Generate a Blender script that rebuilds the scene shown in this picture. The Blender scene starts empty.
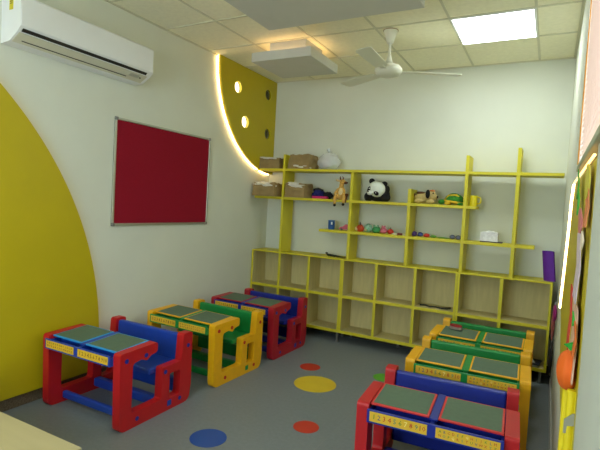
import bpy, bmesh, math, random
from mathutils import Vector, Matrix, Euler, noise
random.seed(7)
S = bpy.context.scene
C = S.collection
PI = math.pi

# ------------------------------------------------------------------ camera
W, H = 3.272, 2.999          # room width, ceiling height; back wall is y = 0, left wall x = 0
NEAR = -6.0
f_px, yaw, pitch, roll = 467.53, 0.4882, -0.0451, 0.0560
cp, sp, cy_, sy_ = math.cos(pitch), math.sin(pitch), math.cos(yaw), math.sin(yaw)
fwd = Vector((-sy_ * cp, cy_ * cp, sp)); rgt = Vector((cy_, sy_, 0)); up = rgt.cross(fwd)
r2 = math.cos(roll) * rgt + math.sin(roll) * up
u2 = -math.sin(roll) * rgt + math.cos(roll) * up
cam_d = bpy.data.cameras.new('camera'); cam = bpy.data.objects.new('camera', cam_d); C.objects.link(cam)
cam_d.sensor_width = 36; cam_d.lens = f_px / 600 * 36; cam_d.clip_start = 0.02
m = Matrix((r2, u2, -fwd)).transposed().to_4x4(); m.translation = Vector((3.1573, -5.0424, 1.5042))
cam.matrix_world = m
S.camera = cam

# ------------------------------------------------------------------ world, exposure
wd = bpy.data.worlds.new('world'); S.world = wd; wd.use_nodes = True
wd.node_tree.nodes['Background'].inputs[0].default_value = (0.75, 0.85, 1, 1)
wd.node_tree.nodes['Background'].inputs[1].default_value = 0.3
S.view_settings.view_transform = 'Standard'; S.view_settings.look = 'None'
S.view_settings.exposure = 0.28; S.view_settings.gamma = 1; S.view_settings.use_curve_mapping = False
LAMP = 13.0         # ceiling light panels
LED = 11.0          # warm strip lights

# ------------------------------------------------------------------ materials
def srgb(c):
    return tuple((x / 12.92 if x <= 0.04045 else ((x + 0.055) / 1.055) ** 2.4) for x in (v / 255 for v in c))
MATS = {}
def mat(name, col, rough=0.6, var=0.06, scale=8, bump=0.0, bscale=60, metal=0, spec=0.5, emit=0, alpha=1, stretch=None, trans=0):
    if name in MATS: return MATS[name]
    m = bpy.data.materials.new(name); m.use_nodes = True; MATS[name] = m
    nt = m.node_tree; b = nt.nodes['Principled BSDF']; L = nt.links
    c = srgb(col)
    b.inputs['Roughness'].default_value = rough; b.inputs['Metallic'].default_value = metal
    b.inputs['Specular IOR Level'].default_value = spec
    tc = nt.nodes.new('ShaderNodeTexCoord'); mp = nt.nodes.new('ShaderNodeMapping')
    L.new(tc.outputs['Object'], mp.inputs[0])
    if stretch: mp.inputs['Scale'].default_value = stretch
    n = nt.nodes.new('ShaderNodeTexNoise'); n.inputs['Scale'].default_value = scale; n.inputs['Detail'].default_value = 4
    L.new(mp.outputs[0], n.inputs['Vector'])
    r = nt.nodes.new('ShaderNodeValToRGB')
    r.color_ramp.elements[0].position = 0.3; r.color_ramp.elements[1].position = 0.7
    r.color_ramp.elements[0].color = (*[x * (1 - var) for x in c], 1)
    r.color_ramp.elements[1].color = (*[min(1, x * (1 + var)) for x in c], 1)
    L.new(n.outputs['Fac'], r.inputs[0]); L.new(r.outputs[0], b.inputs['Base Color'])
    if bump:
        n2 = nt.nodes.new('ShaderNodeTexNoise'); n2.inputs['Scale'].default_value = bscale; L.new(mp.outputs[0], n2.inputs['Vector'])
        bp = nt.nodes.new('ShaderNodeBump'); bp.inputs['Strength'].default_value = bump; bp.inputs['Distance'].default_value = 0.01
        L.new(n2.outputs['Fac'], bp.inputs['Height']); L.new(bp.outputs[0], b.inputs['Normal'])
    if emit:
        b.inputs['Emission Color'].default_value = (*c, 1); b.inputs['Emission Strength'].default_value = emit
    if alpha < 1: b.inputs['Alpha'].default_value = alpha
    if trans: b.inputs['Transmission Weight'].default_value = trans
    return m

M_wall = mat('wall_paint', (222, 226, 212), 0.85, 0.02, 3, 0.05, 90)
M_ceil = mat('ceiling_board', (248, 244, 216), 0.9, 0.04, 25, 0.15, 200)
M_grid = mat('ceiling_rail', (216, 213, 186), 0.6, 0.03)
M_floor = mat('vinyl_floor', (120, 128, 132), 0.42, 0.06, 40, 0.02, 200)
M_yel = mat('yellow_laminate', (190, 172, 6), 0.5, 0.03, 5)
M_shelf = mat('yellow_shelf_paint', (214, 202, 36), 0.5, 0.03, 5)
M_beige = mat('beige_laminate', (208, 196, 138), 0.6, 0.07, 6, stretch=(6, 6, 0.7))
M_granite = mat('brown_granite', (104, 92, 74), 0.35, 0.45, 90)
M_white = mat('white_plastic', (238, 240, 240), 0.35, 0.01)
M_offw = mat('offwhite_plastic', (214, 212, 190), 0.45, 0.01)
M_dark = mat('dark_plastic', (42, 40, 36), 0.5, 0.02)
M_alu = mat('aluminium', (190, 190, 180), 0.35, 0.02, metal=0.8)
M_chrome = mat('brushed_steel', (170, 170, 165), 0.3, 0.03, metal=0.9)
M_felt = mat('maroon_felt', (150, 28, 46), 0.95, 0.08, 120, 0.2, 300, spec=0.1)
M_red = mat('red_plastic', (190, 22, 28), 0.45, 0.04, 20, 0.05, 120)
M_ypl = mat('yellow_plastic', (236, 176, 10), 0.45, 0.04, 20, 0.05, 120)
M_blue = mat('blue_plastic', (22, 64, 168), 0.4, 0.04, 20, 0.05, 120)
M_blue2 = mat('dark_blue_plastic', (18, 40, 148), 0.4, 0.04, 20, 0.05, 120)
M_green = mat('green_plastic', (14, 138, 62), 0.4, 0.04, 20, 0.05, 120)
M_lblue = mat('light_blue_plastic', (40, 146, 214), 0.4, 0.03)
M_board = mat('slate_green_board', (88, 112, 92), 0.7, 0.06, 40)
M_label = mat('label_yellow', (230, 186, 48), 0.5, 0.03)
M_table = mat('cream_laminate', (176, 164, 122), 0.55, 0.03, 3, stretch=(1, 8, 8))
M_lamp = mat('light_diffuser', (242, 250, 248), 0.5, 0, emit=LAMP)
M_lamp2 = mat('light_diffuser_rear', (242, 250, 248), 0.5, 0, emit=LAMP * 0.6)
M_fill = mat('rear_fill_pane', (225, 242, 255), 0.5, 0, emit=6)
M_led = mat('warm_led', (255, 214, 150), 0.5, 0, emit=LED)
M_led_soft = mat('warm_led_low', (255, 200, 130), 0.5, 0, emit=LED * 0.22)
M_cove = mat('cove_led', (255, 206, 140), 0.5, 0, emit=LED * 0.8)
M_dot = mat('hole_glow', (255, 240, 200), 0.5, 0, emit=4)
M_day = mat('daylit_pane', (255, 240, 232), 0.5, 0, emit=1.3)

def plain(name, col, **k): return mat(name, col, **k)

# ------------------------------------------------------------------ mesh helpers
def obj(name, bm, m, parent=None, bevel=0, smooth=False, loc=None, rot=None, seg=2, autos=True):
    me = bpy.data.meshes.new(name); bmesh.ops.recalc_face_normals(bm, faces=bm.faces[:]); bm.to_mesh(me); bm.free()
    for mm in (m if isinstance(m, (list, tuple)) else [m]): me.materials.append(mm)
    o = bpy.data.objects.new(name, me); C.objects.link(o)
    if parent: o.parent = parent
    if loc: o.location = loc
    if rot: o.rotation_euler = rot
    if smooth:
        for p in me.polygons: p.use_smooth = True
    if bevel:
        b = o.modifiers.new('bevel', 'BEVEL'); b.width = bevel; b.segments = seg; b.limit_method = 'ANGLE'; b.angle_limit = math.radians(35)
    return o
def tag(o, label, cat, group=None, kind=None):
    o['label'] = label; o['category'] = cat
    if group: o['group'] = group
    if kind: o['kind'] = kind
    return o
def thing(name, label, cat, loc=(0, 0, 0), rz=0, group=None):
    o = bpy.data.objects.new(name, None); C.objects.link(o); o.empty_display_size = 0.05
    o.location = loc; o.rotation_euler = (0, 0, rz)
    return tag(o, label, cat, group)
def struct(name, bm, m, **k):
    o = obj(name, bm, m, **k); o['kind'] = 'structure'; return o
def box(bm, x0, y0, z0, x1, y1, z1, mi=0):
    v = [bm.verts.new(p) for p in ((x0, y0, z0), (x1, y0, z0), (x1, y1, z0), (x0, y1, z0), (x0, y0, z1), (x1, y0, z1), (x1, y1, z1), (x0, y1, z1))]
    for f in ((0, 3, 2, 1), (4, 5, 6, 7), (0, 1, 5, 4), (1, 2, 6, 5), (2, 3, 7, 6), (3, 0, 4, 7)):
        fc = bm.faces.new([v[i] for i in f]); fc.material_index = mi
    return bm
def B(*a): return box(bmesh.new(), *a)
def rpoly(pts, r=0.0, seg=5):
    """rounded polygon; pts are (a, b) or (a, b, r)"""
    out = []; n = len(pts)
    for i, p in enumerate(pts):
        rr = p[2] if len(p) > 2 else r
        P = Vector(p[:2]); A = Vector(pts[i - 1][:2]); D = Vector(pts[(i + 1) % n][:2])
        if rr <= 0: out.append((P.x, P.y)); continue
        a = (A - P).normalized(); d = (D - P).normalized()
        ang = a.angle(d)
        t = min(rr / math.tan(ang / 2), (A - P).length * 0.49, (D - P).length * 0.49)
        s, e = P + a * t, P + d * t
        for k in range(seg + 1):
            q = k / seg
            v = s * (1 - q) ** 2 + P * 2 * q * (1 - q) + e * q * q
            out.append((v.x, v.y))
    return out
def plate(outer, holes, t0, t1, f):
    """fill a 2D outline with holes and extrude; f(a, b, t) -> xyz"""
    bm = bmesh.new(); rings = []
    for poly in [outer] + holes:
        vs = [bm.verts.new((a, b, 0)) for a, b in poly]; rings.append(vs)
        for i in range(len(vs)): bm.edges.new((vs[i - 1], vs[i]))
    bmesh.ops.triangle_fill(bm, use_beauty=True, use_dissolve=False, edges=bm.edges[:])
    faces = bm.faces[:]
    tris = [[v.co.copy() for v in fc.verts] for fc in faces]
    bm.free()
    out = bmesh.new(); cache = {}
    def V(a, b, t):
        k = (round(a, 6), round(b, 6), t)
        if k not in cache: cache[k] = out.verts.new(f(a, b, t))
        return cache[k]
    for tri in tris:
        out.faces.new([V(c.x, c.y, t0) for c in tri])
        out.faces.new([V(c.x, c.y, t1) for c in reversed(tri)])
    for poly in [outer] + holes:
        n = len(poly)
        for i in range(n):
            a, b = poly[i - 1], poly[i]
            try: out.faces.new([V(*a, t0), V(*b, t0), V(*b, t1), V(*a, t1)])
            except ValueError: pass
    bmesh.ops.dissolve_limit(out, angle_limit=0.01, verts=out.verts[:], edges=out.edges[:])
    return out
def circ(a, b, r, n=24): return [(a + r * math.cos(2 * PI * i / n), b + r * math.sin(2 * PI * i / n)) for i in range(n)]
def cyl(bm, p0, p1, r0, r1=None, n=16, cap=True, mi=0):
    r1 = r0 if r1 is None else r1
    p0, p1 = Vector(p0), Vector(p1); d = (p1 - p0).normalized()
    a = d.orthogonal().normalized(); b = d.cross(a)
    A = [bm.verts.new(p0 + (a * math.cos(2 * PI * i / n) + b * math.sin(2 * PI * i / n)) * r0) for i in range(n)]
    D = [bm.verts.new(p1 + (a * math.cos(2 * PI * i / n) + b * math.sin(2 * PI * i / n)) * r1) for i in range(n)]
    for i in range(n):
        fc = bm.faces.new((A[i - 1], A[i], D[i], D[i - 1])); fc.material_index = mi
    if cap:
        bm.faces.new(A[::-1]).material_index = mi; bm.faces.new(D).material_index = mi
    return bm
def lathe(bm, prof, n=24, c=(0, 0, 0), mi=0):
    rings = []
    for r, z in prof:
        rings.append([bm.verts.new((c[0] + r * math.cos(2 * PI * i / n), c[1] + r * math.sin(2 * PI * i / n), c[2] + z)) for i in range(n)] if r > 1e-6 else [bm.verts.new((c[0], c[1], c[2] + z))])
    for A, D in zip(rings, rings[1:]):
        for i in range(n):
            q = [A[i - 1 if len(A) > 1 else 0], A[i if len(A) > 1 else 0], D[i if len(D) > 1 else 0], D[i - 1 if len(D) > 1 else 0]]
            u = []
            for v in q:
                if v not in u: u.append(v)
            if len(u) > 2: bm.faces.new(u).material_index = mi
    return bm
def ell(bm, c, r, rot=(0, 0, 0), sub=3, mi=0, lump=0, seed=0):
    ret = bmesh.ops.create_icosphere(bm, subdivisions=sub, radius=1)
    R = Euler(rot).to_matrix(); c = Vector(c)
    for v in ret['verts']:
        k = 1 + (lump * noise.noise(v.co * 2.1 + Vector((seed, 0, 0))) if lump else 0)
        v.co = c + R @ Vector((v.co.x * r[0] * k, v.co.y * r[1] * k, v.co.z * r[2] * k))
    for v in ret['verts']:
        for fc in v.link_faces: fc.material_index = mi
    return bm
def tube(bm, pts, r, n=10):
    pts = [Vector(p) for p in pts]; rings = []
    ref = None
    for i, p in enumerate(pts):
        d = (pts[min(i + 1, len(pts) - 1)] - pts[max(i - 1, 0)]).normalized()
        a = d.orthogonal().normalized() if ref is None else (ref - d * ref.dot(d)).normalized()
        ref = a; b = d.cross(a); rr = r[i] if isinstance(r, (list, tuple)) else r
        rings.append([bm.verts.new(p + (a * math.cos(2 * PI * k / n) + b * math.sin(2 * PI * k / n)) * rr) for k in range(n)])
    for A, D in zip(rings, rings[1:]):
        for k in range(n): bm.faces.new((A[k - 1], A[k], D[k], D[k - 1]))
    bm.faces.new(rings[0][::-1]); bm.faces.new(rings[-1])
    return bm
def fuse(o, vox=0.004):
    r = o.modifiers.new('remesh', 'REMESH'); r.mode = 'VOXEL'; r.voxel_size = vox; r.use_smooth_shade = True
    s = o.modifiers.new('smooth', 'SMOOTH'); s.iterations = 4; s.factor = 0.6
    return o

# ------------------------------------------------------------------ room shell
T = 0.12
struct('floor', B(-T, NEAR - T, -0.1, W + T, T, 0), M_floor)
struct('ceiling', B(-T, NEAR - T, H, W + T, T, H + 0.1), M_ceil)
struct('wall_back', B(-T, 0, 0, W + T, T, H), M_wall)
struct('wall_left', B(-T, NEAR, 0, 0, 0, H), M_wall)
# right wall with an opening for the window
WY0, WY1, WZ0, WZ1 = -3.98, -2.93, 1.715, 2.9
bm = bmesh.new()
box(bm, W, NEAR, 0, W + T, WY0, H); box(bm, W, WY1, 0, W + T, 0, H)
box(bm, W, WY0, 0, W + T, WY1, WZ0); box(bm, W, WY0, WZ1, W + T, WY1, H)
struct('wall_right', bm, M_wall)
# front wall, behind the camera, with an unseen window added to brighten the ceiling
bm = bmesh.new(); a0, a1, c0, c1 = 0.5, 2.6, 0.95, 2.35
box(bm, -T, NEAR - T, 0, a0, NEAR, H); box(bm, a1, NEAR - T, 0, W + T, NEAR, H)
box(bm, a0, NEAR - T, 0, a1, NEAR, c0); box(bm, a0, NEAR - T, c1, a1, NEAR, H)
struct('wall_front', bm, M_wall)
win = bpy.data.objects.new('fill_window', None); C.objects.link(win); win.location = (a0, NEAR - 0.06, c0); win['kind'] = 'structure'
obj('pane', B(0.04, 0, 0.04, a1 - a0 - 0.04, 0.006, c1 - c0 - 0.04), M_fill, win)
bm = bmesh.new(); q, h_ = a1 - a0, c1 - c0
box(bm, 0, -0.02, 0, q, 0.03, 0.04); box(bm, 0, -0.02, h_ - 0.04, q, 0.03, h_); box(bm, 0, -0.02, 0.04, 0.04, 0.03, h_ - 0.04); box(bm, q - 0.04, -0.02, 0.04, q, 0.03, h_ - 0.04); box(bm, q / 2 - 0.02, 0.008, 0.04, q / 2 + 0.02, 0.03, h_ - 0.04)
obj('window_frame', bm, M_alu, win)
struct('baseboard_left', B(0, NEAR, 0, 0.022, -0.34, 0.085), M_granite, bevel=0.003)
struct('baseboard_back', B(0.022, -0.002, 0, W - 0.012, 0, 0.09), mat('dark_skirting', (60, 54, 46), 0.5, 0.3, 60))
struct('baseboard_right', B(W - 0.012, NEAR, 0, W, -0.34, 0.085), mat('pale_baseboard', (176, 176, 168), 0.5, 0.04), bevel=0.003)

# ceiling rails (600 mm grid)
X0, Y0 = 2.9709, -0.6916
bm = bmesh.new(); w = 0.009
xs = [X0 - 0.6 * k for k in range(5)]; ys = [Y0 - 0.6 * k for k in range(9)]
for x in xs: box(bm, x - w, NEAR, H - 0.006, x + w, 0, H - 0.0005)
for y in ys: box(bm, 0, y - w, H - 0.0065, W, y + w, H - 0.0002)
box(bm, 0, -0.02, H - 0.007, W, 0, H); box(bm, 0, NEAR, H - 0.007, 0.02, 0, H); box(bm, W - 0.02, NEAR, H - 0.007, W, 0, H)
struct('trim_1', bm, M_grid)

# window in the right wall: pane, golden frame, sill
win = bpy.data.objects.new('window_1', None); C.objects.link(win); win.location = (W, WY0, WZ0); win['kind'] = 'structure'
wy = WY1 - WY0; wz = WZ1 - WZ0
obj('pane', B(0.06, 0.0, 0.0, 0.064, wy, wz), M_day, win)
gold = mat('golden_frame', (196, 140, 30), 0.4, 0.05)
bm = bmesh.new(); box(bm, -0.034, wy - 0.012, 0.0, -0.030, wy + 0.012, wz); box(bm, -0.02, 0, wz - 0.04, 0.06, wy - 0.03, wz); box(bm, -0.02, 0, 0, 0.06, 0.03, wz - 0.04)
obj('window_frame', bm, gold, win, bevel=0.002)
obj('window_sill', B(-0.034, -0.03, -0.026, -0.0005, wy + 0.02, -0.001), mat('sill_paint', (150, 158, 128), 0.5, 0.03), win, bevel=0.004)
obj('jamb_lining', B(-0.0295, wy - 0.006, 0.0, 0.0, wy + 0.006, wz), M_white, win)
bl = thing('venetian_blind', 'white slatted blind lit by daylight in the right wall window', 'blind', (W - 0.018, WY0 + 0.035, WZ0 + 0.005))
slatm = mat('blind_slat', (240, 232, 226), 0.5, 0.01)
bm = bmesh.new(); k = 0; z = 0.02
while z < wz - 0.1:
    v = [bm.verts.new(p) for p in ((-0.012, 0, z), (0.012, 0, z + 0.018), (0.012, wy - 0.072, z + 0.018), (-0.012, wy - 0.072, z), (-0.012, 0, z + 0.0012), (0.012, 0, z + 0.0192), (0.012, wy - 0.072, z + 0.0192), (-0.012, wy - 0.072, z + 0.0012))]
    for fc in ((0, 3, 2, 1), (4, 5, 6, 7), (0, 1, 5, 4), (1, 2, 6, 5), (2, 3, 7, 6), (3, 0, 4, 7)): bm.faces.new([v[i] for i in fc])
    z += 0.022
o = obj('slats', bm, slatm, bl); o['kind'] = 'stuff'
obj('head_rail', B(-0.014, 0, wz - 0.08, 0.014, wy - 0.072, wz - 0.05), M_white, bl, bevel=0.003)

# pale pillar at the right edge of the picture
struct('trim_2', B(W - 0.022, -5.2, 0, W - 0.0005, -3.7, 1.70), mat('pillar_paint', (196, 200, 188), 0.7, 0.02))

# ------------------------------------------------------------------ ceiling light panels
def ceiling_light(x0, y0, label, lamp=None):
    t = thing('ceiling_light', label, 'light', (x0, y0, H), 0)
    o = obj('diffuser', B(0.016, 0.016, -0.012, 0.584, 0.584, -0.007), lamp or M_lamp, t)
    bm = bmesh.new(); box(bm, 0, 0, -0.013, 0.6, 0.016, 0); box(bm, 0, 0.584, -0.013, 0.6, 0.6, 0)
    box(bm, 0, 0.016, -0.013, 0.016, 0.584, 0); box(bm, 0.584, 0.016, -0.013, 0.6, 0.584, 0)
    obj('light_frame', bm, M_white, t)
ceiling_light(X0 - 0.6, Y0 - 0.6, 'square glowing white panel light set in the ceiling near the fan')
ceiling_light(X0 - 0.6, Y0 - 4.2, 'square panel light in the ceiling on the right behind the camera', M_lamp2)
ceiling_light(X0 - 1.8, Y0 - 4.2, 'square panel light in the ceiling on the left behind the camera', M_lamp2)

# ------------------------------------------------------------------ dropped ceiling boxes with cove light, added on the large one
pelm = mat('white_box_paint', (206, 206, 196), 0.8, 0.02)
def drop_box(x0, y0, x1, y1, label, neck, lit=None):
    t = thing('ceiling_box', label, 'ceiling box', ((x0 + x1) / 2, (y0 + y1) / 2, H))
    hx, hy = (x1 - x0) / 2, (y1 - y0) / 2
    obj('box_tray', B(-hx, -hy, -0.2, hx, hy, -0.115), pelm, t, bevel=0.003)
    obj('box_neck', B(-hx + neck, -hy + neck, -0.115, hx - neck, hy - neck, -0.001), pelm, t)
    bm = bmesh.new(); a, b = hx - neck + 0.012, hy - neck + 0.012; z = -0.1
    box(bm, -a, -b, z, a, -b + 0.008, z + 0.01); box(bm, -a, b - 0.008, z, a, b, z + 0.01)
    box(bm, -a, -b + 0.008, z, -a + 0.008, b - 0.008, z + 0.01); box(bm, a - 0.008, -b + 0.008, z, a, b - 0.008, z + 0.01)
    obj('cove_strip', bm, lit or M_cove, t)
drop_box(0.605, -1.385, 1.225, -0.80, 'small white box hung under the ceiling with warm cove light above it', 0.12)
drop_box(1.19, -3.4, 2.36, -2.01, 'large white box hung under the ceiling at the top edge of the photo', 0.18, mat('fill_glow_large', (255, 214, 160), 0.5, 0, emit=LED * 0.5))  # glow above the large box is added to lift the ceiling

# ------------------------------------------------------------------ backlit yellow wall panels
def arc(cy, cz, r, a0, a1, n=28):
    return [(cy + r * math.cos(math.radians(a0 + (a1 - a0) * i / n)), cz + r * math.sin(math.radians(a0 + (a1 - a0) * i / n))) for i in range(n + 1)]
def wall_strip(pts, x, r, name, m, parent):
    return obj(name, tube(bmesh.new(), [(x, a, b) for a, b in pts], r, 8), m, parent)
# big panel on the left wall: a wide arc down to the skirting
t = thing('wall_panel', 'large yellow curved panel on left wall at the left edge, behind first red desk', 'wall panel')
R1 = 2.54; cy1 = -2.505 - R1; cz1 = 0.30
a_lo = math.degrees(math.asin((0.09 - cz1) / R1)); a_hi = 70
ap = arc(cy1, cz1, R1, a_lo, a_hi, 48)
ap = [p for p in ap if p[1] < H - 0.01]
outer = ap + [(NEAR + 0.02, ap[-1][1]), (NEAR + 0.02, 0.09)]
obj('panel_board', plate(outer, [], 0.026, 0.044, lambda a, b, t: (t, a, b)), M_yel, t)
bm = bmesh.new(); box(bm, 0, -5.8, 0.3, 0.026, -3.0, 0.36); box(bm, 0, -5.8, 1.3, 0.026, -3.2, 1.36); obj('batten', bm, M_dark, t)
wall_strip([(a - 0.012, b) for a, b in ap], 0.013, 0.005, 'strip_light', M_led_soft, t)
# quarter-round panel near the back corner, with four round holes
t = thing('wall_panel', 'yellow quarter-round panel with four round holes high in the back left corner', 'wall panel')
R2 = 1.14; ap = arc(0.0, 2.99, R2, 179.6, 270, 40)
holes = [(-0.81, 2.745, 0.062), (-0.646, 2.395, 0.066), (-0.197, 2.80, 0.062), (-0.173, 2.334, 0.062)]
outer = ap + [(-0.002, 2.99)]
outer = [(a if a < -0.002 else -0.002, b) for a, b in ap[:-1]] + [(-0.002, 1.85), (-0.002, 2.99)]
obj('panel_board', plate(outer, [circ(a, b, r) for a, b, r in holes], 0.03, 0.05, lambda a, b, t: (t, a, b)), M_yel, t)
wall_strip([(a - 0.004, b - 0.003) for a, b in ap[:-1]], 0.016, 0.006, 'strip_light', M_led, t)
for i, (a, b, r) in enumerate(holes):
    lit = i < 2
    obj('glow_disc' if lit else 'shade_disc', cyl(bmesh.new(), (0.001, a, b), (0.012, a, b), r * 1.02, n=24), M_dot if lit else mat('unlit_recess', (96, 96, 70), 0.7), t)  # discs behind the holes; glow and shade are put into their colour
# panel on the right wall
t = thing('wall_panel', 'yellow display panel with a glowing strip light edge on the right wall', 'wall panel')
curve = [(-2.56, 1.66), (-2.46, 1.59), (-2.40, 1.475), (-2.31, 1.346), (-2.21, 1.22), (-2.10, 1.10), (-2.02, 1.0), (-2.25, 0.92), (-2.48, 0.83), (-2.78, 0.76), (-3.19, 0.70), (-3.69, 0.66)]
outer = curve + [(-3.69, 1.66)]
obj('panel_board', plate(outer, [], W - 0.022, W - 0.012, lambda a, b, t: (t, a, b)), M_yel, t)
obj('strip_light', tube(bmesh.new(), [(W - 0.024, a + 0.012, b) for a, b in curve[:7]], 0.0075, 8), M_led, t)
obj('strip_light', tube(bmesh.new(), [(W - 0.026, -2.57, 1.668), (W - 0.026, -3.66, 1.668)], 0.004, 8), M_led_soft, t)
bm = bmesh.new(); box(bm, W - 0.012, -3.6, 0.86, W - 0.0005, -2.6, 0.90); box(bm, W - 0.012, -3.6, 1.4, W - 0.0005, -2.3, 1.45); obj('batten', bm, M_dark, t)

# ------------------------------------------------------------------ maroon pinboard
t = thing('pin_board', 'maroon felt pinboard in aluminium frame hung on the left wall', 'pinboard', (0, -1.8, 1.24))
y0, y1, zt = -0.60, 0.60, 0.885
obj('felt_surface', B(0.006, y0 + 0.02, 0.02, 0.014, y1 - 0.02, zt - 0.02), M_felt, t)
obj('backing', B(0.0, y0 + 0.01, 0.01, 0.006, y1 - 0.01, zt - 0.01), M_alu, t)
bm = bmesh.new()
box(bm, 0, y0, 0, 0.02, y1, 0.018); box(bm, 0, y0, zt - 0.018, 0.02, y1, zt); box(bm, 0, y0, 0.018, 0.02, y0 + 0.018, zt - 0.018); box(bm, 0, y1 - 0.018, 0.018, 0.02, y1, zt - 0.018)
obj('board_frame', bm, M_alu, t, bevel=0.003)
for yy in (y0, y1 - 0.026):
    for zz in (-0.003, zt - 0.025): obj('corner_cap', B(0, yy, zz, 0.024, yy + 0.026, zz + 0.028), mat('grey_corner', (130, 130, 125), 0.5), t, bevel=0.004)

# ------------------------------------------------------------------ air conditioner
t = thing('air_conditioner', 'white split air conditioner mounted high on the left wall', 'air conditioner', (0, -3.295, 2.42))
LA = 1.09
prof = rpoly([(0.0, 0.29), (0.17, 0.29, 0.03), (0.203, 0.27, 0.02), (0.205, 0.085, 0.012), (0.175, 0.055, 0.03), (0.09, 0.005, 0.03), (0.0, 0.0)], 0, 5)
obj('casing', plate(prof, [], 0, LA, lambda a, b, t: (a, t, b)), M_white, t, bevel=0.004)
# front panel, slot, flap on the underside
def quad_slab(bm, P, Q, n, y0, y1, th):
    P, Q, n = Vector(P), Vector(Q), Vector(n)
    c = [(p.x + n.x * h, y, p.y + n.y * h) for h in (0, th) for y in (y0, y1) for p in (P, Q)]
    v = [bm.verts.new(x) for x in c]
    for fc in ((0, 1, 3, 2), (4, 6, 7, 5), (0, 4, 5, 1), (2, 3, 7, 6), (0, 2, 6, 4), (1, 5, 7, 3)): bm.faces.new([v[i] for i in fc])
obj('front_cover', B(0.203, 0.003, 0.088, 0.209, LA - 0.003, 0.268), M_white, t, bevel=0.004)
bm = bmesh.new(); quad_slab(bm, (0.198, 0.075), (0.182, 0.059), (0.6, -0.8), 0.02, LA - 0.055, 0.003); obj('air_slot', bm, M_dark, t)
bm = bmesh.new(); quad_slab(bm, (0.174, 0.054), (0.094, 0.0085), (0.49, -0.87), 0.012, LA - 0.03, 0.004); obj('louvre_flap', bm, M_offw, t, bevel=0.002)
bm = bmesh.new(); quad_slab(bm, (0.122, 0.0225), (0.118, 0.0200), (0.49, -0.87), 0.06, LA - 0.20, 0.0055); obj('louvre_gap', bm, M_dark, t)
bm = bmesh.new(); quad_slab(bm, (0.165, 0.046), (0.138, 0.030), (0.49, -0.87), LA - 0.19, LA - 0.10, 0.0055); d = obj('display', bm, mat('grey_display', (190, 190, 172), 0.3), t)
bm = bmesh.new(); ell(bm, (0.151, LA - 0.085, 0.030), (0.008, 0.008, 0.004)); obj('sensor', bm, M_dark, t)
bm = bmesh.new(); box(bm, 0.085, -0.0015, 0.195, 0.125, 0.0, 0.280); st = obj('energy_sticker', bm, mat('sticker_yellow', (216, 200, 30), 0.5), t)
bm = bmesh.new()
for k in range(4): box(bm, 0.092, -0.0022, 0.268 - k * 0.012, 0.118 - 0.003 * (k % 2), -0.0014, 0.272 - k * 0.012)
obj('print', bm, M_dark, st)

# ------------------------------------------------------------------ ceiling fan
FX, FY = 1.878, -1.206
t = thing('ceiling_fan', 'white three-blade ceiling fan hanging from the ceiling beside the panel light', 'fan', (FX, FY, H))
fanw = mat('fan_white', (226, 226, 208), 0.35, 0.02)
obj('canopy', lathe(bmesh.new(), [(0, 0), (0.062, 0), (0.06, -0.012), (0.045, -0.05), (0.026, -0.11), (0, -0.11)], 24), fanw, t, smooth=True)
obj('canopy_ring', lathe(bmesh.new(), [(0.030, -0.004), (0.0635, -0.004), (0.0635, -0.009), (0.030, -0.009)], 24), mat('fan_ring_brown', (150, 120, 60), 0.5), t)
obj('down_rod', cyl(bmesh.new(), (0, 0, -0.1), (0, 0, -0.29), 0.011), fanw, t, smooth=True)
obj('lower_cup', lathe(bmesh.new(), [(0, -0.20), (0.014, -0.20), (0.022, -0.24), (0.042, -0.288), (0, -0.288)], 24), fanw, t, smooth=True)
obj('motor', lathe(bmesh.new(), [(0, -0.285), (0.05, -0.285), (0.095, -0.30), (0.115, -0.325), (0.115, -0.345), (0.095, -0.372), (0.05, -0.388), (0, -0.39)], 32), fanw, t, smooth=True)
for k, a in enumerate((-91, 27, 149)):
    R = Matrix.Rotation(math.radians(a), 4, 'Z')
    out = rpoly([(0.16, -0.052, 0.02), (0.16, 0.052, 0.02), (0.61, 0.068, 0.035), (0.61, -0.058, 0.045)], 0, 5)
    bm = plate(out, [], 0, 0.003, lambda a, b, t: (a, b, t + b * 0.14))
    bmesh.ops.transform(bm, matrix=Matrix.Translation((0, 0, -0.345)) @ R, verts=bm.verts[:])
    bd = obj('blade', bm, fanw, t)
    bm = B(0.09, -0.022, -0.348, 0.2, 0.022, -0.343); bmesh.ops.transform(bm, matrix=R, verts=bm.verts[:])
    obj('blade_arm', bm, fanw, bd, bevel=0.001)

# ------------------------------------------------------------------ display shelving on the back wall
YF = -0.31
t = thing('display_shelf', 'tall yellow open display shelf against the back wall above the cubbies', 'shelf', (0, 0, 0.93))
def sh(x0, x1, z, th=0.028, yf=YF): obj('shelf_board', B(x0, yf, z - 0.93 - th, x1, -0.065, z - 0.93), M_shelf, t, bevel=0.0015)
ZT, Z2, Z3 = 1.905, 1.575, 1.236
for a, b in ((0.0, 0.378), (0.404, 2.414), (2.444, 2.864), (2.894, 3.25)): sh(a, b, ZT)
for a, b in ((0.0, 0.378), (0.404, 1.232), (1.262, 1.870), (1.900, 2.414), (2.444, 2.53)): sh(a, b, Z2)
for a, b in ((0.885, 1.232), (1.262, 1.870), (1.900, 2.414), (2.444, 2.864), (2.894, 3.055)): sh(a, b, Z3)
for x0, x1, z1 in ((0.378, 0.404, 2.07), (1.232, 1.262, ZT - 0.028), (1.870, 1.900, 1.72), (2.414, 2.444, 2.06), (2.864, 2.894, 2.13)):
    obj('upright', B(x0, YF, 0, x1, -0.065, z1 - 0.93), M_shelf, t, bevel=0.0015)

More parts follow.
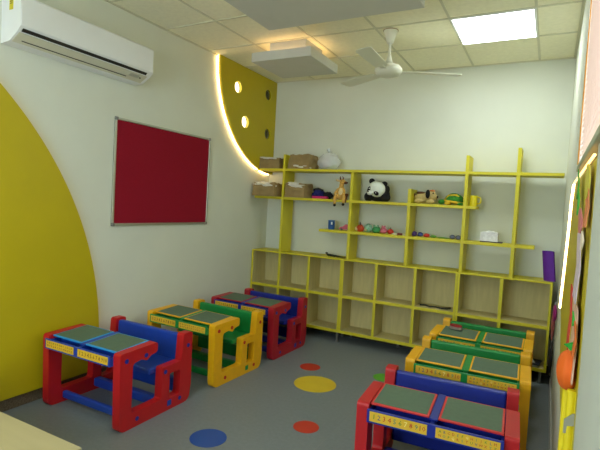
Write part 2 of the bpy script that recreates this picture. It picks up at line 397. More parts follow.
# ------------------------------------------------------------------ cubby units
def cubby(x0, divs, x1, label, legs):
    t = thing('cubby_unit', label, 'cabinet', (x0, -0.315, 0), group=None)
    L = x1 - x0; zb, zt = 0.115, 0.928; zm = 0.515; D = 0.31; s = 0.016
    bm = bmesh.new()
    box(bm, 0, 0.006, zb, s, D, zt - s); box(bm, L - s, 0.006, zb, L, D, zt - s)
    box(bm, s, D - 0.012, zb, L - s, D, zt - s)
    box(bm, s, 0.006, zb, L - s, D - 0.012, zb + s)
    ds = [d - x0 for d in divs]; prev = s
    for d in ds: box(bm, d - s / 2, 0.006, zb + s, d + s / 2, D - 0.012, zt - s)
    for a, b in zip([s] + [d + s / 2 for d in ds], [d - s / 2 for d in ds] + [L - s]):
        box(bm, a, 0.006, zm - s / 2, b, D - 0.012, zm + s / 2)
    obj('carcass', bm, M_beige, t)
    obj('top_board', B(0, 0, zt - s, L, D, zt), M_shelf, t, bevel=0.0015)
    bm = bmesh.new(); e = 0.021
    box(bm, 0, 0, zb - 0.004, e, 0.006, zt - s); box(bm, L - e, 0, zb - 0.004, L, 0.006, zt - s)
    box(bm, e, 0, zb - 0.004, L - e, 0.006, zb + 0.026)
    for d in ds: box(bm, d - 0.014, 0, zb + 0.026, d + 0.014, 0.006, zt - s)
    for a, b in zip([e] + [d + 0.014 for d in ds], [d - 0.014 for d in ds] + [L - e]): box(bm, a, 0, zm - 0.015, b, 0.006, zm + 0.015)
    obj('edge_band', bm, M_shelf, t)
    for lx, ly in legs:
        obj('leg', lathe(bmesh.new(), [(0, 0), (0.02, 0), (0.02, 0.008), (0.013, 0.01), (0.013, 0.115), (0, 0.115)], 14, (lx, ly, 0)), M_chrome, t, smooth=False)
cubby(0.008, (0.398, 0.785), 1.195, 'yellow-edged cubby unit of six cells at the left end, beside the left wall', ((0.05, 0.035), (0.05, 0.27), (1.165, 0.03), (1.13, 0.27)))
cubby(1.197, (1.587, 1.998), 2.412, 'yellow-edged cubby unit of six cells in the middle of the back wall', ((0.05, 0.27), (0.60, 0.27), (1.17, 0.035), (1.17, 0.27)))
cubby(2.414, (2.808,), 3.228, 'yellow-edged cubby unit of four cells at the right end, with purple roll on top', ((0.05, 0.035), (0.05, 0.27), (0.765, 0.035), (0.765, 0.27)))

# ------------------------------------------------------------------ children's desks
def text_part(rows, w, h, cols, parent, origin, name='lettering'):
    """rows of characters, each glyph in its colour, on a vertical face looking toward -y"""
    bm = bmesh.new(); mats = []
    rh = h / len(rows); idx = 0
    for ri, row in enumerate(rows):
        toks = row.split(' '); sz = rh * 0.88
        cw = w / len(toks)
        for ti, tk in enumerate(toks):
            cu = bpy.data.curves.new('t', 'FONT'); cu.body = tk; cu.size = sz; cu.align_x = 'CENTER'; cu.align_y = 'CENTER'
            cu.resolution_u = 1; cu.extrude = 0.0004
            o = bpy.data.objects.new('t', cu); C.objects.link(o)
            me = bpy.data.meshes.new_from_object(o)
            cm = cols[idx % len(cols)]; idx += 1
            if cm not in mats: mats.append(cm)
            mi = mats.index(cm); nv = len(bm.verts); nf = len(bm.faces)
            bm.from_mesh(me); bm.verts.ensure_lookup_table(); bm.faces.ensure_lookup_table()
            cx = (ti + 0.5) * cw; cz = h - (ri + 0.5) * rh
            for v in bm.verts[nv:]: v.co = Vector((origin[0] + cx + v.co.x, origin[1] - v.co.z, origin[2] + cz + v.co.y))
            for fc in bm.faces[nf:]: fc.material_index = mi
            bpy.data.objects.remove(o); bpy.data.curves.remove(cu); bpy.data.meshes.remove(me)
    return obj(name, bm, mats, parent)
INK = [mat('ink_green', (60, 130, 40), 0.6), mat('ink_blue', (20, 60, 130), 0.6), mat('ink_red', (190, 40, 20), 0.6), mat('ink_red', (190, 40, 20), 0.6),
       mat('ink_teal', (50, 130, 110), 0.6), mat('ink_green', (60, 130, 40), 0.6), mat('ink_cream', (250, 235, 150), 0.6), mat('ink_red', (190, 40, 20), 0.6), mat('ink_teal', (50, 130, 110), 0.6), mat('ink_red', (190, 40, 20), 0.6)]
INK2 = [mat('ink_ochre', (150, 90, 20), 0.6), mat('ink_brown', (120, 70, 30), 0.6)]
DIG = ['1 2 3 4 5 6 7 8 9 10']; ALP = ['A B C D E F G H I J K L M', 'N O P Q R S T U V W X Y Z']

def desk(x, y, rz, label, mp, mb, bolt, border, left, right, ink, sticker):
    t = thing('school_desk', label, 'desk', (x, y, 0), rz, group=None)
    Wd, th = 0.76, 0.062; zf = 0.51
    out = rpoly([(0.012, 0, 0.05), (0.655, 0, 0.06), (0.672, 0.12, 0.02), (0.668, 0.515, 0.022), (0.572, 0.515, 0.022), (0.560, 0.322, 0.008),
                 (0.37, 0.322, 0.018), (0.368, 0.10, 0.02), (0.105, 0.10, 0.025), (0.105, 0.425, 0.03), (0.175, 0.435, 0.015), (0.225, 0.415, 0.015), (0.255, 0.44, 0.015), (0.315, 0.452, 0.02),
                 (0.318, 0.518, 0.02), (0.0, 0.508, 0.022)], 0, 4)
    hole = rpoly([(0.445, 0.085, 0.015), (0.55, 0.085, 0.02), (0.55, 0.262, 0.012), (0.445, 0.262, 0.012)], 0, 3)
    for s in (0, 1):
        a, b = (0, th) if s == 0 else (Wd - th, Wd)
        p = obj('side_panel', plate(out, [hole], a, b, lambda u, z, tt: (tt, u, z)), mp, t, bevel=0.006, seg=2)
        xo = 0 if s == 0 else Wd; dx = -0.003 if s == 0 else 0.003
        for u, z in ((0.052, 0.455), (0.215, 0.452), (0.40, 0.285), (0.625, 0.42), (0.155, 0.05), (0.555, 0.05)):
            obj('bolt_cap', cyl(bmesh.new(), (xo - dx, u, z), (xo + dx, u, z), 0.015, n=14), bolt, p)
        bm = B(min(xo, xo + dx * 0.5), 0.43, 0.03, max(xo, xo + dx * 0.5), 0.47, 0.07); obj('square_plug', bm, sticker, p)
    a, b = th, Wd - th
    # tray with two label strips
    bm = bmesh.new(); f = -0.028
    box(bm, a, f, 0.425, b, f + 0.012, 0.494); box(bm, a, f + 0.012, 0.425, b, 0.30, 0.435)
    box(bm, a, f + 0.012, 0.435, a + 0.012, 0.10, 0.480); box(bm, b - 0.012, f + 0.012, 0.435, b, 0.10, 0.480)
    mx = (a + b) / 2
    box(bm, mx - 0.012, f + 0.012, 0.435, mx + 0.012, 0.10, 0.487)
    box(bm, a + 0.012, 0.085, 0.435, mx - 0.012, 0.10, 0.487); box(bm, mx + 0.012, 0.085, 0.435, b - 0.012, 0.10, 0.487)
    obj('pencil_tray', bm, mb, t, bevel=0.003)
    lw = mx - a - 0.035
    for lx, rows in ((a + 0.015, left), (mx + 0.02, right)):
        lb = obj('label_strip', B(lx, f - 0.0015, 0.436, lx + lw, f, 0.486), M_label, t)
        text_part(rows, lw - 0.02, 0.040, ink, lb, (lx + 0.01, f - 0.0018, 0.441))
    # tilted top frame with two writing boards
    slope = 0.058
    def tilt(bm):
        for v in bm.verts: v.co.z += (v.co.y) * slope
        return bm
    obj('desk_top', tilt(B(a, 0.10, 0.476, b, 0.318, 0.492)), mb, t, bevel=0.003)
    bars = bmesh.new(); box(bars, mx - 0.02, 0.02, 0.490, mx + 0.02, 0.318, 0.500); obj('centre_bar', tilt(bars), mb, t, bevel=0.002)
    for lx in (a + 0.002, mx + 0.021):
        ww = (b - a) / 2 - 0.024
        fr = obj('board_frame', tilt(B(lx, 0.030, 0.4925, lx + ww, 0.300, 0.503)), border, t, bevel=0.003)
        obj('writing_surface', tilt(B(lx + 0.012, 0.042, 0.5030, lx + ww - 0.012, 0.288, 0.5042)), M_board, fr)
    # bench
    obj('seat', B(a, 0.310, 0.272, b, 0.585, 0.312), mb, t, bevel=0.012)
    bm = B(a, 0.590, 0.285, b, 0.632, 0.500)
    for v in bm.verts:
        if v.co.z < 0.4: v.co.y -= 0.012
    obj('backrest', bm, mb, t, bevel=0.012)
    obj('front_rail', B(a, 0.115, 0.030, b, 0.150, 0.080), mb, t, bevel=0.010)
    obj('foot_rest', B(a, 0.375, 0.030, b, 0.435, 0.095), mb, t, bevel=0.012)
    obj('rear_rail', B(a, 0.585, 0.060, b, 0.630, 0.170), mb, t, bevel=0.012)
    return t
desk(0.123, -3.030, 0.005, 'red and blue school desk nearest the camera in the left row, light blue board edges', M_red, M_blue, M_blue2, M_lblue, ALP, DIG, INK2, M_blue)
desk(0.143, -2.095, -0.035, 'yellow and green school desk in the middle of the left row', M_ypl, M_green, M_red, M_ypl, DIG, ALP, INK2, M_green)
desk(0.172, -1.262, -0.025, 'red and blue school desk at the far end of the left row by the cubbies', mat('crimson_plastic', (172, 22, 40), 0.45, 0.04, 20, 0.05, 120), M_blue2, M_blue, mat('crimson_plastic', (172, 22, 40)), DIG, ALP, INK2, M_blue)
desk(2.353, -2.794, 0.055, 'red and blue school desk nearest the camera in the right row, red board edges', M_red, M_blue2, M_blue, mat('bright_red_plastic', (206, 44, 40), 0.45, 0.04), DIG, ALP, INK, M_blue)
desk(2.372, -1.946, 0.04, 'yellow and green school desk in the middle of the right row', M_ypl, M_green, M_red, M_ypl, DIG, ALP, INK, M_green)
desk(2.356, -1.167, 0.0, 'yellow and green school desk at the back of the right row, eraser on it', M_ypl, M_green, M_red, M_ypl, DIG, ALP, INK, M_green)

# eraser on the far right desk
t = thing('board_eraser', 'oval board eraser with red top lying on the farthest right desk', 'eraser', (2.527, -0.945, 0.5236), -0.35)
o = obj('felt_pad', plate([(0.056 * math.cos(a * PI / 12), 0.036 * math.sin(a * PI / 12)) for a in range(24)], [], 0, 0.022, lambda a, b, t: (a, b, t)), mat('grey_felt', (150, 138, 124), 0.9, 0.05), t, bevel=0.003)
obj('grip', plate([(0.053 * math.cos(a * PI / 12), 0.033 * math.sin(a * PI / 12)) for a in range(24)], [], 0.022, 0.034, lambda a, b, t: (a, b, t)), mat('eraser_red', (160, 24, 34), 0.5), t, bevel=0.005)

# ------------------------------------------------------------------ table corner in the lower left
t = thing('low_table', 'cream laminate table whose corner shows at the lower left edge', 'table', (0.9, -4.25, 0))
x1, y1 = 0.70, 0.415
obj('table_top', B(-0.65, -0.45, 0.475, x1, y1, 0.50), M_table, t, bevel=0.002)
for lx in (-0.6, x1 - 0.1):
    for ly in (-0.4, y1 - 0.1): obj('leg', B(lx, ly, 0, lx + 0.04, ly + 0.04, 0.475), M_offw, t, bevel=0.003)

# ------------------------------------------------------------------ floor circles
def spot(x, y, r, m, label):
    tag(obj('floor_circle', lathe(bmesh.new(), [(0, 0.0), (r, 0.0), (r, 0.0015), (0, 0.0015)], 48), m, loc=(x, y, 0.0003)), label, 'floor circle', 'coloured circles inlaid in the floor')
fr = mat('floor_red', (190, 52, 36), 0.45, 0.04); 
spot(1.362, -2.733, 0.116, mat('floor_blue', (26, 78, 160), 0.45, 0.04), 'blue circle inlaid in grey floor near the first red desk')
spot(1.807, -2.249, 0.088, fr, 'red circle inlaid in grey floor beside the blue-backed right desk, nearer the camera')
spot(1.520, -1.531, 0.178, mat('floor_yellow', (214, 186, 48), 0.45, 0.04), 'large yellow circle inlaid in the middle of the grey floor')
spot(1.300, -1.189, 0.095, fr, 'red circle inlaid in grey floor just behind the yellow one')
spot(1.96, -1.03, 0.098, mat('floor_green', (90, 168, 50), 0.45, 0.04), 'green circle inlaid in the floor, half hidden by the right row of desks')
# welded seams of the vinyl
struct('trim_3', B(1.985, NEAR, 0.0, 1.989, -0.3, 0.0006), mat('vinyl_seam', (128, 134, 136), 0.5))

# ------------------------------------------------------------------ things on the shelves
kraft = mat('kraft_paper', (150, 128, 84), 0.85, 0.12, 12, 0.3, 30)
liner = mat('white_liner', (222, 220, 210), 0.8, 0.05, 20, 0.4, 40)
kdark = mat('bag_inside_dark', (64, 54, 40), 0.9)
def bag(x, y, z, w, d, h, rz, label, seed, lean=0.0, lz=0.90, lh=0.2):
    t = thing('paper_bag', label, 'paper bag', (x, y, z), rz, 'brown paper bags on the shelves')
    bm = bmesh.new(); n = 9
    def P(i, j, k):  # box surface sampled, crumpled; narrower and slumped at the top
        a, b, c = i / n - 0.5, j / n - 0.5, k / n
        s = 1 - 0.10 * c
        p = Vector((a * w * s + lean * c * h, b * d * s, c * h))
        q = noise.noise_vector(Vector((a * 3 + seed, b * 3, c * 3))) * 0.016 * min(1, c * 3)
        p += q
        if c > 0.99: p.z += 0.012 * noise.noise(Vector((a * 5 + seed, b * 5, 1)))
        return p
    V = {}
    def g(i, j, k):
        if (i, j, k) not in V: V[(i, j, k)] = bm.verts.new(P(i, j, k))
        return V[(i, j, k)]
    for u in range(n):
        for v in range(n):
            bm.faces.new((g(u, 0, v), g(u + 1, 0, v), g(u + 1, 0, v + 1), g(u, 0, v + 1)))
            bm.faces.new((g(u, n, v), g(u, n, v + 1), g(u + 1, n, v + 1), g(u + 1, n, v)))
            bm.faces.new((g(0, u, v), g(0, u, v + 1), g(0, u + 1, v + 1), g(0, u + 1, v)))
            bm.faces.new((g(n, u, v), g(n, u + 1, v), g(n, u + 1, v + 1), g(n, u, v + 1)))
            bm.faces.new((g(u, v, 0), g(u, v + 1, 0), g(u + 1, v + 1, 0), g(u + 1, v, 0)))
            bm.faces.new((g(u, v, n), g(u + 1, v, n), g(u + 1, v + 1, n), g(u, v + 1, n)))
    obj('bag_body', bm, kraft, t)
    # crumpled liner showing over the rim
    bm = bmesh.new(); ell(bm, (lean * h, -d * 0.37, h * lz), (w * 0.43, d * 0.15, h * lh), rot=(0, 0.06, 0), lump=0.45, seed=seed, sub=4)
    obj('bag_liner', bm, liner, t)
    return t
bag(0.165, -0.20, ZT, 0.31, 0.24, 0.125, 0.04, 'brown paper bag in the corner on the top shelf, left of the first upright', 1, 0, 0.97, 0.10)
bag(0.58, -0.195, ZT, 0.29, 0.22, 0.165, -0.10, 'brown paper bag on the top shelf, slumped beside the clear plastic bag', 5, 0.06, 0.17, 0.14)
bag(0.175, -0.255, Z2, 0.31, 0.30, 0.150, 0.05, 'brown paper bag with white liner in the corner on the second shelf', 9, -0.05)
bag(0.555, -0.215, Z2, 0.265, 0.22, 0.160, -0.04, 'brown paper bag with white liner on the second shelf, beside the blue pouch', 13)

# clear plastic bag, knotted on top
t = thing('plastic_bag', 'clear plastic bag of pale toys tied on top, on the top shelf', 'bag', (0.90, -0.185, ZT))
bm = bmesh.new(); ell(bm, (0, 0, 0.09), (0.135, 0.10, 0.105), lump=0.16, seed=3, sub=4)
for v in bm.verts: v.co.z = max(0.001, v.co.z)
obj('film', bm, mat('clear_film', (238, 242, 244), 0.15, 0.02, alpha=0.5), t, smooth=True)
obj('knot', tube(bmesh.new(), [(0, 0, 0.165), (0.004, 0, 0.19), (0, 0, 0.205), (-0.012, 0, 0.235)], [0.03, 0.010, 0.012, 0.020]), mat('clear_film_knot', (220, 226, 224), 0.2, alpha=0.6), t)
bm = bmesh.new(); ell(bm, (-0.03, 0, 0.075), (0.045, 0.04, 0.05), lump=0.4); obj('pink_toy', bm, mat('pale_pink', (214, 186, 200), 0.7), t)
bm = bmesh.new(); ell(bm, (0.045, 0.01, 0.06), (0.045, 0.04, 0.05), lump=0.4); obj('mint_toy', bm, mat('pale_mint', (190, 214, 204), 0.7), t)
bm = bmesh.new(); ell(bm, (-0.075, 0.0, 0.05), (0.035, 0.04, 0.045), lump=0.4); obj('blue_toy', bm, mat('pale_blue', (190, 200, 220), 0.7), t)

# blue pouch, dark cloth, pink case
t = thing('fabric_pouch', 'dark blue fabric pouch leaning behind the pink case, second shelf', 'pouch', (0.785, -0.165, Z2))
bm = bmesh.new(); ell(bm, (0, 0, 0.055), (0.068, 0.052, 0.056), rot=(0, 0.25, 0), lump=0.5, seed=2, sub=4)
for v in bm.verts: v.co.z = max(0.001, v.co.z)
obj('pouch_body', bm, mat('navy_cloth', (26, 34, 108), 0.85, 0.2, 30), t, smooth=True)
obj('pouch_flap', tube(bmesh.new(), [(-0.05, -0.02, 0.10), (0.01, -0.03, 0.108), (0.07, -0.02, 0.095)], [0.016, 0.020, 0.012]), mat('black_cloth', (30, 32, 34), 0.9), t)
t = thing('pencil_case', 'bright pink flat case lying in front of the blue pouch', 'case', (0.85, -0.25, Z2), 0.1)
bm = B(-0.095, -0.03, 0, 0.095, 0.03, 0.028); obj('case_body', bm, mat('hot_pink', (206, 30, 110), 0.5), t, bevel=0.012, seg=3)
obj('zip', B(-0.09, -0.0315, 0.013, 0.09, -0.0295, 0.016), mat('zip_purple', (110, 40, 120), 0.5), t)
tag(obj('cloth_bundle', ell(bmesh.new(), (0.895, -0.13, Z2 + 0.0405), (0.05, 0.05, 0.04), lump=0.5, seed=4, sub=4), mat('black_cloth', (30, 32, 34), 0.9), smooth=True), 'dark cloth bundle behind the pink case on the second shelf', 'cloth')

# plush deer sitting on the edge of shelf two
def plush(name, label, cat, loc, rz): return thing(name, label, cat, loc, rz)
tanm = mat('tan_plush', (214, 168, 84), 0.95, 0.30, 45, 0.4, 150); crm = mat('cream_plush', (226, 204, 150), 0.95, 0.06, 60, 0.3, 150)
blk = mat('black_plush', (20, 20, 20), 0.95, 0.1, 60, 0.3, 150); wht = mat('white_plush', (228, 234, 222), 0.95, 0.03, 60, 0.3, 150)
brn = mat('brown_plush', (92, 52, 26), 0.95, 0.1, 60, 0.3, 150)
t = plush('plush_deer', 'spotted tan plush deer sitting on the second shelf edge, legs dangling', 'soft toy', (1.115, -0.275, Z2), 0.15)
bm = bmesh.new(); ell(bm, (0, 0, 0.052), (0.052, 0.045, 0.055)); ell(bm, (0.0, 0.0, 0.105), (0.038, 0.034, 0.05)); ell(bm, (0.002, -0.004, 0.155), (0.026, 0.026, 0.045))
tube(bm, [(-0.035, 0, 0.03), (-0.05, -0.05, 0.028), (-0.052, -0.062, -0.01), (-0.050, -0.060, -0.052)], [0.026, 0.022, 0.018, 0.015])
tube(bm, [(0.032, 0, 0.03), (0.045, -0.05, 0.028), (0.050, -0.062, -0.008), (0.046, -0.060, -0.040)], [0.026, 0.022, 0.018, 0.015])
tube(bm, [(-0.03, -0.01, 0.115), (-0.05, -0.035, 0.085), (-0.058, -0.05, 0.055)], [0.017, 0.014, 0.012])
tube(bm, [(0.03, -0.01, 0.115), (0.046, -0.035, 0.085), (0.044, -0.05, 0.055)], [0.017, 0.014, 0.012])
ell(bm, (0.014, -0.01, 0.196), (0.036, 0.03, 0.028), rot=(0, 0.2, 0))
fuse(obj('body', bm, tanm, t), 0.005)
bm = bmesh.new(); ell(bm, (0.002, -0.031, 0.082), (0.026, 0.018, 0.045)); obj('belly', bm, crm, t, smooth=True)
bm = bmesh.new(); ell(bm, (0.052, -0.02, 0.186), (0.022, 0.018, 0.015)); mz = obj('muzzle', bm, brn, t, smooth=True)
bm = bmesh.new(); ell(bm, (0.07, -0.024, 0.190), (0.008, 0.008, 0.007)); obj('nose', bm, blk, mz, smooth=True)
for s in (-1, 1):
    bm = bmesh.new(); ell(bm, (-0.002 + s * 0.030 - 0.012, 0.0, 0.222 - (0.012 if s < 0 else 0)), (0.026 if s < 0 else 0.012, 0.006, 0.013), rot=(0, 0.3 * -s, 0)); obj('ear', bm, crm if s < 0 else tanm, t, smooth=True)
    obj('antler', tube(bmesh.new(), [(s * 0.012 + 0.002, 0, 0.215), (s * 0.018, 0, 0.24), (s * 0.010 - 0.004, 0, 0.256)], [0.008, 0.007, 0.004]), brn, t)
    bm = bmesh.new(); ell(bm, (0.022 + s * 0.012, -0.037, 0.205), (0.005, 0.004, 0.005)); obj('eye', bm, blk, t, smooth=True)
    bm = bmesh.new(); ell(bm, (s * 0.048 - 0.002, -0.064, -0.062 if s < 0 else -0.050), (0.016, 0.018, 0.016)); obj('hoof', bm, blk, t, smooth=True)
obj('tail', tube(bmesh.new(), [(0.04, 0.02, 0.05), (0.065, 0.0, 0.055), (0.072, -0.035, 0.03), (0.07, -0.055, -0.03)], [0.02, 0.018, 0.010, 0.006]), brn, t)

# panda
t = plush('plush_panda', 'black and white plush panda sitting on the second shelf', 'soft toy', (1.51, -0.19, Z2), 0.0)
t.scale = (1.1, 1.0, 1.06)
bm = bmesh.new(); ell(bm, (0.01, 0.02, 0.075), (0.105, 0.075, 0.085)); ell(bm, (-0.085, -0.03, 0.045), (0.045, 0.05, 0.048)); ell(bm, (0.09, -0.03, 0.045), (0.045, 0.055, 0.048))
ell(bm, (0.075, -0.01, 0.11), (0.04, 0.045, 0.06), rot=(0, 0.5, 0)); ell(bm, (-0.07, -0.01, 0.09), (0.035, 0.045, 0.055), rot=(0, -0.5, 0))
for v in bm.verts: v.co.z = max(0.004, v.co.z)
fuse(obj('body', bm, blk, t), 0.006)
bm = bmesh.new(); ell(bm, (0.0, -0.045, 0.125), (0.088, 0.066, 0.080), rot=(0, 0.35, 0)); obj('head', bm, wht, t, smooth=True)
hd = t
for cx, cz, nm in ((-0.060, 0.205, 'ear'), (0.070, 0.178, 'ear')):
    bm = bmesh.new(); ell(bm, (cx, -0.03, cz), (0.030, 0.018, 0.028)); obj(nm, bm, blk, t, smooth=True)
for cx, cz, ry in ((-0.060, 0.125, 0.5), (0.012, 0.082, -0.9)):
    bm = bmesh.new(); ell(bm, (cx, -0.098 if cx > -0.03 else -0.086, cz), (0.021, 0.016, 0.028), rot=(0, ry, 0)); e = obj('eye_patch', bm, blk, t, smooth=True)
    bm = bmesh.new(); ell(bm, (cx, -0.115 if cx > -0.03 else -0.103, cz + 0.004), (0.005, 0.003, 0.005)); obj('eye', bm, M_white, e, smooth=True)
bm = bmesh.new(); ell(bm, (-0.048, -0.108, 0.085), (0.032, 0.026, 0.025)); mz = obj('muzzle', bm, wht, t, smooth=True)
bm = bmesh.new(); ell(bm, (-0.060, -0.132, 0.096), (0.010, 0.007, 0.007)); obj('nose', bm, blk, mz, smooth=True)

# plush puppy
t = plush('plush_puppy', 'tan plush puppy with black ears lying on the second shelf', 'soft toy', (2.03, -0.19, Z2), -0.15)
t.scale = (1.18, 1.18, 1.25)
ptan = mat('puppy_tan', (190, 168, 108), 0.95, 0.15, 50, 0.3, 150)
bm = bmesh.new(); ell(bm, (-0.025, 0.0, 0.05), (0.085, 0.05, 0.045)); ell(bm, (0.055, -0.025, 0.072), (0.042, 0.038, 0.040))
ell(bm, (0.092, -0.04, 0.055), (0.026, 0.022, 0.020)); ell(bm, (0.06, -0.055, 0.018), (0.04, 0.02, 0.017)); ell(bm, (-0.05, -0.045, 0.02), (0.04, 0.025, 0.019)); ell(bm, (-0.08, 0.03, 0.02), (0.035, 0.025, 0.019))
for v in bm.verts: v.co.z = max(0.003, v.co.z)
fuse(obj('body', bm, ptan, t), 0.005)
bm = bmesh.new(); ell(bm, (0.035, -0.062, 0.08), (0.020, 0.010, 0.036)); obj('ear', bm, blk, t, smooth=True)
bm = bmesh.new(); ell(bm, (0.045, 0.014, 0.085), (0.020, 0.010, 0.036)); obj('ear', bm, blk, t, smooth=True)
bm = bmesh.new(); ell(bm, (-0.04, 0.0, 0.085), (0.05, 0.035, 0.016), rot=(0, 0.1, 0)); obj('back_patch', bm, brn, t, smooth=True)
bm = bmesh.new(); ell(bm, (0.06, -0.03, 0.108), (0.026, 0.024, 0.009)); obj('brow_patch', bm, mat('orange_plush', (190, 110, 50), 0.95), t, smooth=True)
bm = bmesh.new(); ell(bm, (0.116, -0.048, 0.06), (0.008, 0.009, 0.008)); obj('nose', bm, blk, t, smooth=True)
bm = bmesh.new(); ell(bm, (0.082, -0.061, 0.088), (0.006, 0.005, 0.007)); obj('eye', bm, blk, t, smooth=True)
obj('tail', tube(bmesh.new(), [(-0.10, 0, 0.06), (-0.13, -0.01, 0.085), (-0.14, -0.01, 0.11)], [0.016, 0.014, 0.008]), brn, t)

# plush turtle
t = plush('plush_turtle', 'green and yellow plush turtle beside the uprights on the second shelf', 'soft toy', (2.29, -0.19, Z2), 0.1)
gp = mat('green_plush', (50, 124, 36), 0.95, 0.2, 60, 0.3, 150); yp = mat('yellow_plush', (214, 176, 40), 0.95, 0.1, 60, 0.3, 150)
bm = bmesh.new(); ell(bm, (0.02, 0, 0.046), (0.095, 0.075, 0.075), rot=(0, 0.15, 0)); 
for v in bm.verts: v.co.z = max(0.02, v.co.z)
obj('shell', bm, gp, t, smooth=True)
bm = bmesh.new()
pts = [(0.02 + 0.098 * math.cos(a * PI / 16), 0.078 * math.sin(a * PI / 16), 0.030 - 0.012 * math.cos(a * PI / 16)) for a in range(33)]
tube(bm, pts, 0.012, 8); tube(bm, [(-0.07, -0.02, 0.04), (-0.035, -0.045, 0.096), (0.04, -0.05, 0.10), (0.105, -0.02, 0.05)], 0.010, 8); obj('shell_rim', bm, yp, t, smooth=True)
bm = bmesh.new(); ell(bm, (-0.10, -0.03, 0.03), (0.035, 0.026, 0.026)); h = obj('head', bm, gp, t, smooth=True)
for s in (-1, 1):
    bm = bmesh.new(); ell(bm, (-0.115, -0.03 + s * 0.015, 0.048), (0.006, 0.006, 0.006)); obj('eye', bm, blk, h, smooth=True)
for lx, ly in ((-0.04, -0.07), (0.08, -0.07), (-0.04, 0.07), (0.08, 0.07)):
    bm = bmesh.new(); ell(bm, (lx, ly, 0.016), (0.03, 0.022, 0.0155)); obj('flipper', bm, yp if lx < 0 else gp, t, smooth=True)

# yellow mug at the right end of shelf two
t = thing('mug', 'small yellow mug at the right end of the second shelf', 'mug', (2.492, -0.20, Z2))
ym = mat('mug_yellow', (222, 206, 20), 0.35, 0.02)
obj('cup', lathe(bmesh.new(), [(0, 0), (0.030, 0), (0.034, 0.01), (0.036, 0.105), (0.032, 0.105), (0.030, 0.012), (0, 0.012)], 24), ym, t, smooth=False)
obj('handle', tube(bmesh.new(), [(0.034, 0, 0.09), (0.06, 0, 0.085), (0.068, 0, 0.055), (0.058, 0, 0.03), (0.034, 0, 0.025)], 0.007, 8), ym, t, smooth=True)

# shelf three
t = thing('cup', 'blue cylindrical cup near the left end of the third shelf', 'cup', (0.985, -0.19, Z3))
bl = mat('cup_blue', (22, 84, 160), 0.35, 0.02)
obj('cup_body', lathe(bmesh.new(), [(0, 0), (0.036, 0), (0.038, 0.02), (0.038, 0.095), (0.034, 0.095), (0.034, 0.01), (0, 0.01)], 24), bl, t)
obj('rim', lathe(bmesh.new(), [(0.034, 0.096), (0.040, 0.096), (0.040, 0.104), (0.034, 0.104)], 24), mat('cup_rim', (60, 120, 190), 0.35), t)
obj('sticker', B(0.010, -0.0405, 0.055, 0.026, -0.034, 0.085), M_white, t)
t = thing('toy_car', 'red toy car left of the second upright on the third shelf', 'toy car', (1.155, -0.20, Z3), 0.2)
rm = mat('toy_red', (196, 28, 50), 0.35, 0.02)
bm = plate(rpoly([(-0.06, 0.012), (0.065, 0.012), (0.065, 0.04, 0.01), (0.04, 0.062, 0.015), (0.01, 0.072, 0.02), (-0.02, 0.045, 0.02), (-0.06, 0.03, 0.01)], 0, 4), [], -0.025, 0.025, lambda a, b, t: (a, t, b))
obj('car_body', bm, rm, t, bevel=0.004)
for wx in (-0.035, 0.04):
    for s in (-1, 1): obj('wheel', cyl(bmesh.new(), (wx, s * 0.022, 0.0125), (wx, s * 0.030, 0.0125), 0.0125, n=14), M_dark, t)

def lump(name, label, cat, x, z, r, m, seed=0, y=-0.19, l=0.5, parts=(), group=None):
    bm = bmesh.new(); ell(bm, (0, 0, r[2] * 0.95), r, lump=l, seed=seed, sub=3)
    for v in bm.verts: v.co.z = max(0.0, v.co.z)
    if not parts: return tag(obj(name, bm, m, smooth=True, loc=(x, y, z)), label, cat, group)
    t = thing(name, label, cat, (x, y, z), 0, group); obj('body', bm, m, t, smooth=True)
    for nm, c, rr, mm in parts:
        b2 = bmesh.new(); ell(b2, c, rr, sub=3); obj(nm, b2, mm, t, smooth=True)
    return t
orm = mat('toy_orange', (206, 74, 34), 0.5, 0.05); grn = mat('toy_green', (60, 150, 90), 0.5, 0.1); pnk = mat('toy_pink', (206, 110, 130), 0.5, 0.05)
minty = mat('toy_mint', (150, 200, 170), 0.3, 0.1, alpha=0.75)
lump('toy_fish', 'orange-red toy fish right of the second upright on the third shelf', 'toy', 1.335, Z3, (0.040, 0.03, 0.040), orm, 1, l=0.3,
     parts=(('fin', (-0.005, 0, 0.085), (0.008, 0.006, 0.022), mat('toy_dark', (70, 40, 30), 0.6)), ('tail_fin', (-0.045, 0, 0.03), (0.02, 0.006, 0.022), crm)))
lump('toy_pouch', 'pale mint plastic pouch of toys next to the orange fish', 'toy', 1.425, Z3, (0.045, 0.04, 0.045), minty, 2, parts=(('green_bead', (0.01, -0.02, 0.04), (0.018, 0.02, 0.018), grn), ('cream_bead', (-0.02, -0.02, 0.03), (0.016, 0.02, 0.016), crm)))
lump('toy_frog', 'green toy frog between the mint pouch and the pink toy', 'toy', 1.515, Z3, (0.050, 0.04, 0.036), grn, 3, l=0.3, parts=(('eye', (-0.02, -0.01, 0.075), (0.014, 0.014, 0.014), minty), ('eye', (0.02, -0.01, 0.075), (0.014, 0.014, 0.014), minty)))
lump('toy_bear', 'small pink toy bear left of the small red toy', 'toy', 1.600, Z3, (0.038, 0.03, 0.032), pnk, 4, l=0.3, parts=(('head', (0, -0.01, 0.06), (0.022, 0.02, 0.02), pnk), ('ear', (-0.015, -0.01, 0.08), (0.008, 0.006, 0.008), pnk), ('ear', (0.015, -0.01, 0.08), (0.008, 0.006, 0.008), pnk)))
lump('toy_apple', 'small red apple toy on the third shelf beside the pink bear', 'toy', 1.675, Z3, (0.034, 0.03, 0.028), mat('toy_scarlet', (200, 50, 36), 0.5), 5, l=0.2, parts=(('stalk', (0.0, 0, 0.06), (0.004, 0.004, 0.012), brn),))
